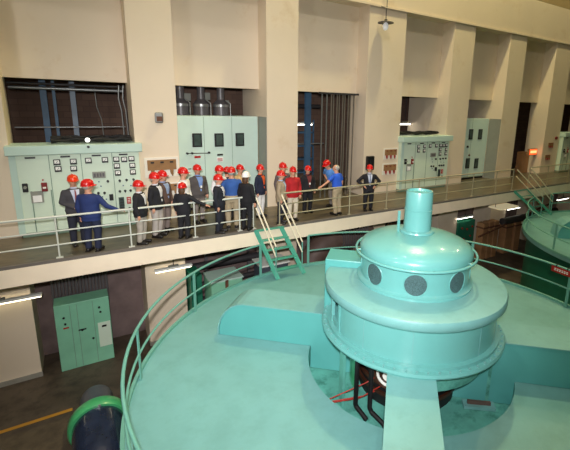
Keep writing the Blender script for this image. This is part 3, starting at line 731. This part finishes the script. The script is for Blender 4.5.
def tsec(z, grow):
    T = TORSO
    for i in range(len(T) - 1):
        if T[i][0] <= z <= T[i+1][0]:
            f = (z - T[i][0]) / (T[i+1][0] - T[i][0]); return tuple(lerp(T[i][j], T[i+1][j], f) + (grow if j < 3 else 0) for j in (1, 2, 3))
    return (T[0][1] + grow, T[0][2] + grow, 0)
ARMS = {  # (elbow, wrist, hand direction) for x>0 side; front is -y
    'down': ((.245, .015, 1.13), (.235, -.05, .88), (0, -.15, -1)),
    'clasp': ((.25, .0, 1.14), (.06, -.20, 1.02), (-1, -.1, -.2)),
    'hips': ((.38, .05, 1.16), (.19, -.06, 1.0), (-.5, -.6, -.5)),
    'point': ((.30, -.20, 1.28), (.34, -.43, 1.22), (.15, -1, -.05)),
    'side': ((.38, -.05, 1.22), (.58, -.14, 1.09), (1, -.15, -.3)),
    'reach': ((.33, -.03, 1.15), (.50, -.16, 1.01), (.9, -.5, -.25)),
    'rail': ((.30, -.06, 1.15), (.30, -.30, 1.06), (.1, -1, -.2)),
    'bent': ((.25, -.02, 1.15), (.17, -.25, 1.12), (-.3, -1, .2)),
    'back': ((.27, .10, 1.14), (.08, .17, 1.0), (-1, .1, -.3)),
}
def remesh(mb, name, voxel, m_, smooth_it, extra=None):
    me = bpy.data.meshes.new('tmp'); bmesh.ops.recalc_face_normals(mb.bm, faces=mb.bm.faces); mb.bm.to_mesh(me); mb.bm.free()
    o = bpy.data.objects.new('tmp', me); COL.objects.link(o)
    r = o.modifiers.new('r', 'REMESH'); r.mode = 'VOXEL'; r.voxel_size = voxel
    sm = o.modifiers.new('s', 'SMOOTH'); sm.factor = .5; sm.iterations = smooth_it
    dg = bpy.context.evaluated_depsgraph_get(); dg.update()
    me2 = bpy.data.meshes.new_from_object(o.evaluated_get(dg))
    bpy.data.objects.remove(o); bpy.data.meshes.remove(me)
    out = MB(); out.bm.from_mesh(me2); bpy.data.meshes.remove(me2)
    return out
def person(X, Y, H, face, lab, top=(30,30,36), pants=(30,30,38), kind='jacket', shirt=None, tie=None, hat='red', hair='brown', arms=('down','down'), lean=0, long_hair=False, hpitch=0, hyaw=0, stance=.1, fem=False, badge=False):
    s = H / (1.80 if hat else 1.76)
    t = root('person', (X, Y, 0), lab, 'person', 'visitors on the walkway', world=False)
    t.rotation_euler = (0, 0, R(face + 90)); t.scale = (s * (1.04 if fem else 1.14), s * (1.06 if fem else 1.14), s)
    piv = Vector((0, 0, .92)); rot = Matrix.Rotation(R(lean), 3, 'X')
    def warp(p):
        if p.z <= .86: return p
        f = min(1, (p.z - .86) / .14)
        q = rot @ (p - piv) + piv
        return p.lerp(q, f)
    hp = Vector((0, .0, 1.52)); hrot = Matrix.Rotation(R(hyaw), 3, 'Z') @ Matrix.Rotation(R(hpitch), 3, 'X')
    def hw(p): return warp(hrot @ (p - hp) + hp)
    legs = [((sx*.09, 0, .88), (sx*(.095 + .01), -.015, .48), (sx*stance, .02, .09)) for sx in (-1, 1)]
    arm = []
    for sx, nm in ((-1, arms[0]), (1, arms[1])):
        e, w_, d = ARMS[nm]
        if nm == 'clasp' and sx > 0: w_ = (w_[0], w_[1] - .035, w_[2] + .02)
        arm.append((Vector((sx*.178, .005, 1.385)), Vector((sx*e[0], e[1], e[2])), Vector((sx*w_[0], w_[1], w_[2])), Vector((sx*d[0], d[1], d[2])).normalized(), sx))
    # body
    b = MB(); b.rings(TORSO)
    for h, k, a in legs:
        b.cap(h, k, .088, .056); b.cap(k, a, .055, .038); b.cap((a[0], a[1] + .03, .05), (a[0]*1.15, a[1] - .15, .045), .04, .035)
    for sh, el, wr, d, sx in arm:
        b.cap(sh, el, .055, .040); b.cap(el, wr, .040, .027)
        b.cap(wr, wr + d*.075, .03, .034)
    b.rings([(1.50, .056, .06, .01), (1.56, .056, .06, .005), (1.60, .055, .062, 0)])
    hd = MB()
    b.ell((0, .005, 1.655), (.076, .096, .105), 16, 12); b.ell((0, -.03, 1.585), (.056, .06, .058), 14, 10); b.ell((0, -.058, 1.555), (.028, .026, .022))
    b.cap((0, -.088, 1.655), (0, -.108, 1.618), .011, .016, 8)
    b.ell((0, -.088, 1.588), (.026, .012, .009)); b.ell((0, -.082, 1.668), (.055, .018, .012))
    for sx in (-1, 1): b.ell((sx*.078, .005, 1.63), (.014, .024, .034))
    body = remesh(b, 'body', .0125, SK, 2)
    # fingers
    for sx_, (sh, el, wr, d, sx) in enumerate(arm):
        up = Vector((0, 0, 1)); side = d.cross(up)
        if side.length < .3: side = d.cross(Vector((0, 1, 0)))
        side.normalize(); nrm = side.cross(d).normalized(); palm = wr + d*.075
        if nrm.z > 0 or True: curl = -nrm if nrm.z > 0 else nrm
        for k, ln in enumerate((.068, .078, .072, .056)):
            base = palm + side*(-.024 + .016*k)
            m1 = base + d*ln*.5; m2 = m1 + (d*.8 + curl*.5).normalized()*ln*.32; m3 = m2 + (d*.35 + curl*.9).normalized()*ln*.28
            body.tube([base, m1, m2, m3], [.0095, .009, .008, .0062], 6)
        th = wr + d*.03 - side*.026
        body.tube([th, th - side*.022 + d*.03, th - side*.026 + d*.062 + curl*.012], [.0115, .0105, .007], 6)
    for v in body.bm.verts: v.co = hw(v.co) if v.co.z > 1.52 and abs(v.co.x) < .14 else warp(v.co)
    bo = body.build('body', SK, t, smooth=True)
    for sx in (-1, 1): MB().ell((sx*.031, -.092, 1.645), (.011, .006, .007), 8, 6).build('eye', EYE, bo, warp=hw)
    # trousers and shoes
    b = MB(); b.rings([(.78, .145, .118, 0), (.86, .168, .128, 0), (.93, .178, .133, 0), (1.0, .168, .126, 0), (1.03, .162, .122, 0)])
    for h, k, a in legs: b.cap((h[0]*.95, 0, .86), (k[0], k[1], .48), .108, .080); b.cap((k[0], k[1], .5), (a[0], a[1] + .005, .11), .080, .068)
    if kind == 'dress': pass
    tr = remesh(b, 'trousers', .02, None, 2); tr.build('trousers', cloth(pants), t, smooth=True, warp=warp)
    for h, k, a in legs:
        m_ = MB(); m_.cap((a[0], a[1] + .04, .055), (a[0]*1.12, a[1] - .16, .045), .05, .045, 12); m_.box(a[0] - .04, a[0] + .045, a[1] - .17, a[1] + .08, 0, .03)
        m_.build('shoe', SHOE, t, smooth=True)
    # upper garment
    g = .028 if kind == 'jacket' else .018
    hem = .80 if kind == 'jacket' else (.72 if kind == 'coat' else .98)
    secs = []
    if hem < .84: secs.append((hem, .205, .155, 0))
    for z, a, bb, cy in TORSO:
        if z > max(hem, .82) and z < 1.47: secs.append((z, a + g + (.012 if z < 1.1 and kind != 'shirt' else 0), bb + g + (.012 if z < 1.1 and kind != 'shirt' else 0), cy))
    if hem > .9: secs.insert(0, (hem, .165 + g, .12 + g, 0))
    secs.append((1.475, .078, .078, .012))
    b = MB(); b.rings(secs)
    short = kind == 'polo'
    for sh, el, wr, d, sx in arm:
        b.ell(tuple(sh + Vector((0, 0, -.01))), (.072, .07, .07))
        if short: b.cap(sh, sh.lerp(el, .62), .068, .066)
        else: b.cap(sh, el, .07, .058); b.cap(el, wr.lerp(el, .06), .058, .046)
    up = remesh(b, 'top', .018, None, 2)
    nm = {'jacket': 'jacket', 'coat': 'coat', 'shirt': 'shirt', 'polo': 'polo_shirt'}[kind]
    up.build(nm, cloth(top), t, smooth=True, warp=warp)
    def front_panel(name, m_, zs, wfun, off):
        q = MB(); rows = []; nx = 6
        for z in zs:
            a, bb, cy = tsec(z, g + (.012 if z < 1.1 and kind != 'shirt' else 0)); w = wfun(z); row = []
            for i in range(nx + 1):
                x = -w + 2*w*i/nx; y = cy - bb*math.sqrt(max(0, 1 - (x/a)**2)) - off
                row.append(q.bm.verts.new((x, y, z)))
            rows.append(row)
        for j in range(len(rows)-1):
            for i in range(nx): q.bm.faces.new((rows[j][i], rows[j][i+1], rows[j+1][i+1], rows[j+1][i]))
        r = bmesh.ops.extrude_face_region(q.bm, geom=list(q.bm.faces))
        for v in r['geom']:
            if isinstance(v, bmesh.types.BMVert): v.co.y += off + .004
        return q.build(name, m_, t, smooth=True, warp=warp)
    if shirt:
        zs = [1.02 + .043*i for i in range(11)]
        front_panel('shirt', cloth(shirt), zs, lambda z: .012 + .075*(z - 1.02)/.43, .004)
        MB().rings([(1.44, .075, .074, .005), (1.475, .072, .072, .008), (1.51, .066, .068, .006)], 20).build('collar', cloth(shirt), t, smooth=True, warp=warp)
    if tie: front_panel('tie', cloth(tie), [1.08 + .036*i for i in range(11)], lambda z: .026 - .014*(z - 1.08)/.36, .012)
    if badge: MB().box(-.02, .03, -.165, -.155, 1.12, 1.19).build('badge', M['paper'], t, warp=warp)
    # hair and hat
    q = MB(); q.ell((0, .022, 1.655), (.084, .092, .098), 18, 12)
    for f in [f for f in q.bm.faces if f.calc_center_median().y < -.03 and f.calc_center_median().z < 1.69]: q.bm.faces.remove(f)
    if long_hair: q.ell((0, .06, 1.56), (.09, .06, .14), 14, 10)
    q.build('hair', HAIRS[hair], t, smooth=True, warp=hw)
    if hat:
        q = MB(); n = 24; prof = [(1.675, 1.0), (1.70, .99), (1.74, .95), (1.775, .82), (1.80, .58), (1.812, .3), (1.815, .05)]
        rg = [[q.bm.verts.new((.106*f*math.cos(2*PI*k/n), .005 + .128*f*math.sin(2*PI*k/n), z)) for k in range(n)] for z, f in prof]
        for i in range(len(rg)-1):
            for k in range(n): q.bm.faces.new((rg[i][k], rg[i][(k+1)%n], rg[i+1][(k+1)%n], rg[i+1][k]))
        q.bm.faces.new(rg[-1])
        ho = q.build('hard_hat', HATS[hat], t, smooth=True, warp=hw)
        q = MB(); A = []; B_ = []
        for k in range(n):
            c, s_ = math.cos(2*PI*k/n), math.sin(2*PI*k/n); ex = .012 + (.045*max(0, -s_)**2)
            A.append(q.bm.verts.new((.104*c, .005 + .126*s_, 1.682))); B_.append(q.bm.verts.new(((.106 + ex*.6)*c, .005 + (.128 + ex)*s_, 1.668)))
        for k in range(n): q.bm.faces.new((A[k], A[(k+1)%n], B_[(k+1)%n], B_[k]))
        r = bmesh.ops.extrude_face_region(q.bm, geom=list(q.bm.faces))
        for v in r['geom']:
            if isinstance(v, bmesh.types.BMVert): v.co.z -= .006
        q.build('hat_brim', HATS[hat], ho, smooth=True, warp=hw)
        q = MB(); q.tube([(0, -.10, 1.765), (0, -.05, 1.812), (0, .01, 1.822), (0, .06, 1.812), (0, .11, 1.765)], .011, 8)
        q.build('hat_ridge', HATS[hat], ho, smooth=True, warp=hw)
    return t
def at(hx, hy, Y):      # measured head ray (X, Y at 1.80 m below the lens) -> stance X and height for a chosen Y
    return hx * Y / hy, Y, 3.65 - 1.8 * Y / hy
def who(hx, hy, Y, *a, **k):
    x, y, h = at(hx, hy, Y); return person(x, y, h, *a, **k)
BLK = (28, 27, 33); NAVY = (30, 42, 78); KH = (176, 158, 128); DKG = (60, 58, 60)
who(-.1, 11.32, 11.6, -80, 'man in grey suit and tie with orange-red hat facing out, nearest the left edge', top=(66, 64, 68), pants=(40, 42, 56), shirt=(196, 204, 224), tie=(130, 60, 60), hat='orange', hair='grey', arms=('clasp', 'down'))
who(.18, 10.47, 10.93, 62, 'person in navy jacket seen from behind, reaching right beside the man in grey suit', top=(36, 52, 104), pants=(34, 40, 66), hyaw=-50, arms=('reach', 'down'), hair='grey')
who(1.16, 9.9, 10.95, -30, 'man in black jacket and pale trousers, leftmost of the group by the brown boards', top=BLK, pants=(168, 158, 146), hair='grey', shirt=(220, 220, 224))
who(1.66, 10.87, 11.35, -38, 'man in black jacket and light grey trousers beside the man in brown jacket', top=BLK, pants=(182, 172, 164), hair='grey', shirt=(226, 226, 230))
who(1.89, 11.11, 11.75, -50, 'man in brown jacket with blue shirt under the upper brown board', top=(92, 70, 60), pants=(130, 116, 108), shirt=(150, 168, 200), hair='grey')
who(2.49, 11.42, 11.65, -40, 'man in white shirt half hidden behind the woman who points', top=(236, 234, 230), pants=(70, 64, 62), kind='shirt', hair='brown')
who(1.98, 9.26, 10.88, 50, 'long-haired person in black pointing right over the railing', top=BLK, pants=(30, 28, 32), hair='brown', long_hair=True, arms=('side', 'down'))
who(2.98, 11.83, 12.2, -75, 'man in dark grey jacket over blue shirt standing against the aqua cabinet', top=(84, 78, 76), pants=(140, 130, 122), shirt=(120, 150, 206), hair='grey', arms=('down', 'down'), badge=True)
who(3.02, 9.95, 10.9, -35, 'man in dark navy suit facing right in front of the three-window cabinet', top=(28, 30, 40), pants=(30, 32, 42), hair='grey', shirt=(220, 220, 224))
who(3.5, 11.4, 11.75, -60, 'person in white shirt behind the man in dark navy suit', top=(228, 226, 224), pants=(60, 56, 58), kind='shirt')
who(3.64, 11.14, 12.15, 60, 'person in dark jacket partly hidden left of the bright blue shirt', top=(34, 32, 44), pants=(36, 34, 40))
who(3.75, 11.09, 11.2, 70, 'man in blue shirt and khaki trousers seen from behind near the white hat', top=(52, 92, 160), pants=KH, kind='shirt', hair='grey', arms=('down', 'bent'))
who(4.11, 11.36, 12.4, -60, 'man in tan shirt standing behind the person in the white hat', top=(206, 172, 120), pants=(40, 36, 38), kind='shirt', arms=('clasp', 'clasp'))
who(3.82, 10.11, 10.8, 35, 'person in black with brown hair under a white hard hat', top=(24, 22, 26), pants=(26, 24, 28), hat='white', hair='brown', long_hair=True, fem=True)
who(4.66, 11.14, 11.9, -55, 'person in dark jacket over orange top with white trousers beside the pillar', top=(30, 36, 58), pants=(232, 230, 226), shirt=(224, 92, 40), hair='dark', fem=True)
who(5.48, 11.27, 11.65, -80, 'person in grey directly behind the man in the tan jacket', top=(96, 84, 84), pants=(50, 48, 54), kind='shirt')
who(4.75, 9.89, 10.92, -38, 'man in tan jacket over pale blue shirt at the top of the steps', top=(168, 148, 122), pants=(32, 34, 48), shirt=(176, 198, 226), hair='grey')
who(5.39, 10.41, 11.05, -95, 'person in red coat and pale trousers next to the tan jacket', top=(178, 28, 34), pants=(220, 206, 184), kind='jacket', hair='dark', fem=True, arms=('down', 'down'))
who(5.9, 10.41, 11.7, -95, 'person in black suit with badge standing further back in the doorway', top=(30, 28, 32), pants=(26, 25, 30), shirt=(120, 50, 50), badge=True, hair='dark')
who(7.69, 11.71, 11.95, 190, 'man in light blue polo leaning sideways behind the bareheaded man', top=(86, 140, 214), pants=(120, 112, 104), kind='polo', lean=24, arms=('hips', 'hips'), hair='brown')
who(6.88, 10.24, 11.0, 110, 'bareheaded grey-haired man in blue polo and khaki trousers with his hand on the rail', top=(40, 92, 208), pants=KH, kind='polo', hat=None, hair='grey', arms=('down', 'side'), hyaw=30, lean=6)
who(7.83, 9.85, 10.95, -115, 'man in black suit with hands on hips standing alone by the railing', top=(30, 28, 34), pants=(26, 25, 32), shirt=(210, 214, 226), tie=(110, 120, 150), arms=('hips', 'hips'), hair='grey')

# ------------------------------------------------------------------ lamps
def lamp(loc, power, col, size=.8, name='high_bay_lamp', label=''):
    l = bpy.data.lights.new('hall_lamp', 'AREA'); l.shape = 'DISK'; l.size = size; l.energy = power; l.color = col
    o = bpy.data.objects.new('hall_lamp', l); COL.objects.link(o); o.location = loc; return o
W = (1, .985, .96); YL = (1, .90, .50)
def point(name, loc, power, col, size):
    l = bpy.data.lights.new(name, 'POINT'); l.shadow_soft_size = size; l.energy = power; l.color = col
    o = bpy.data.objects.new(name, l); COL.objects.link(o); o.location = loc; return o
P_LEFT, P_MID, P_RIGHT, P_FRONT, P_KEY, P_FLASH = 450, 4300, 1100, 1600, 800, 4900
for i, (x, y, p, c) in enumerate([(-4, 7.5, P_LEFT, W), (3.5, 7.5, P_LEFT, W), (11, 10.1, P_MID, (1, .89, .48)), (20, 10.1, P_RIGHT, YL), (29, 10.1, P_RIGHT, YL), (2, -1, P_FRONT, W), (10, -3, P_FRONT * .25, YL)]):
    point('hall_lamp', (x, y, 16.9), p, c, .35)
    f = root('high_bay_light', (x, y, 17.3), 'round high bay lamp hung from the hall ceiling above the view', 'ceiling light', 'high bay lamps')
    MB().lathe([(.06, 17.995), (.07, 17.7), (.12, 17.6), (.5, 17.3), (.52, 17.28), (.1, 17.5)], x, y, 24).build('lamp_shade', M['darkpipe'], f, smooth=True)
point('left_key_light', (-7.5, 3.0, 5.5), P_KEY, (1, .98, .95), .7)  # added key light from the left
fl = bpy.data.lights.new('camera_flash', 'SPOT'); fl.energy = P_FLASH; fl.shadow_soft_size = .12; fl.color = (1, .975, .985); fl.spot_size = R(83); fl.spot_blend = 1
fo = bpy.data.objects.new('camera_flash', fl); COL.objects.link(fo); fo.location = (-.15, -.2, 4.2)
fo.rotation_euler = (Vector((4.9, 10, .1)) - Vector(fo.location)).to_track_quat('-Z', 'Y').to_euler()
w = bpy.data.worlds.new('world'); S.world = w; w.use_nodes = True
w.node_tree.nodes['Background'].inputs[0].default_value = (.9, .85, .7, 1); w.node_tree.nodes['Background'].inputs[1].default_value = .2

# ------------------------------------------------------------------ camera
cam = bpy.data.cameras.new('camera'); co = bpy.data.objects.new('camera', cam); COL.objects.link(co); S.camera = co
f, pitch, roll, yaw = 398.5, .219, .028, .577
fwd = Vector((math.sin(yaw)*math.cos(pitch), math.cos(yaw)*math.cos(pitch), -math.sin(pitch)))
right = Vector((math.cos(yaw), -math.sin(yaw), 0)); up = right.cross(fwd)
r2 = right*math.cos(roll) + up*math.sin(roll); u2 = -right*math.sin(roll) + up*math.cos(roll)
co.matrix_world = Matrix(((r2.x, u2.x, -fwd.x, 0), (r2.y, u2.y, -fwd.y, 0), (r2.z, u2.z, -fwd.z, 3.65), (0, 0, 0, 1)))
cam.sensor_fit = 'HORIZONTAL'; cam.sensor_width = 36; cam.lens = 36 * f / 570
cam.shift_x = -46.5 / 570; cam.shift_y = -30.6 / 570
cam.clip_end = 200; cam.clip_start = .05
S.view_settings.view_transform = 'Standard'; S.view_settings.look = 'None'; S.view_settings.gamma = 1
S.view_settings.use_curve_mapping = False; S.view_settings.exposure = 0.0
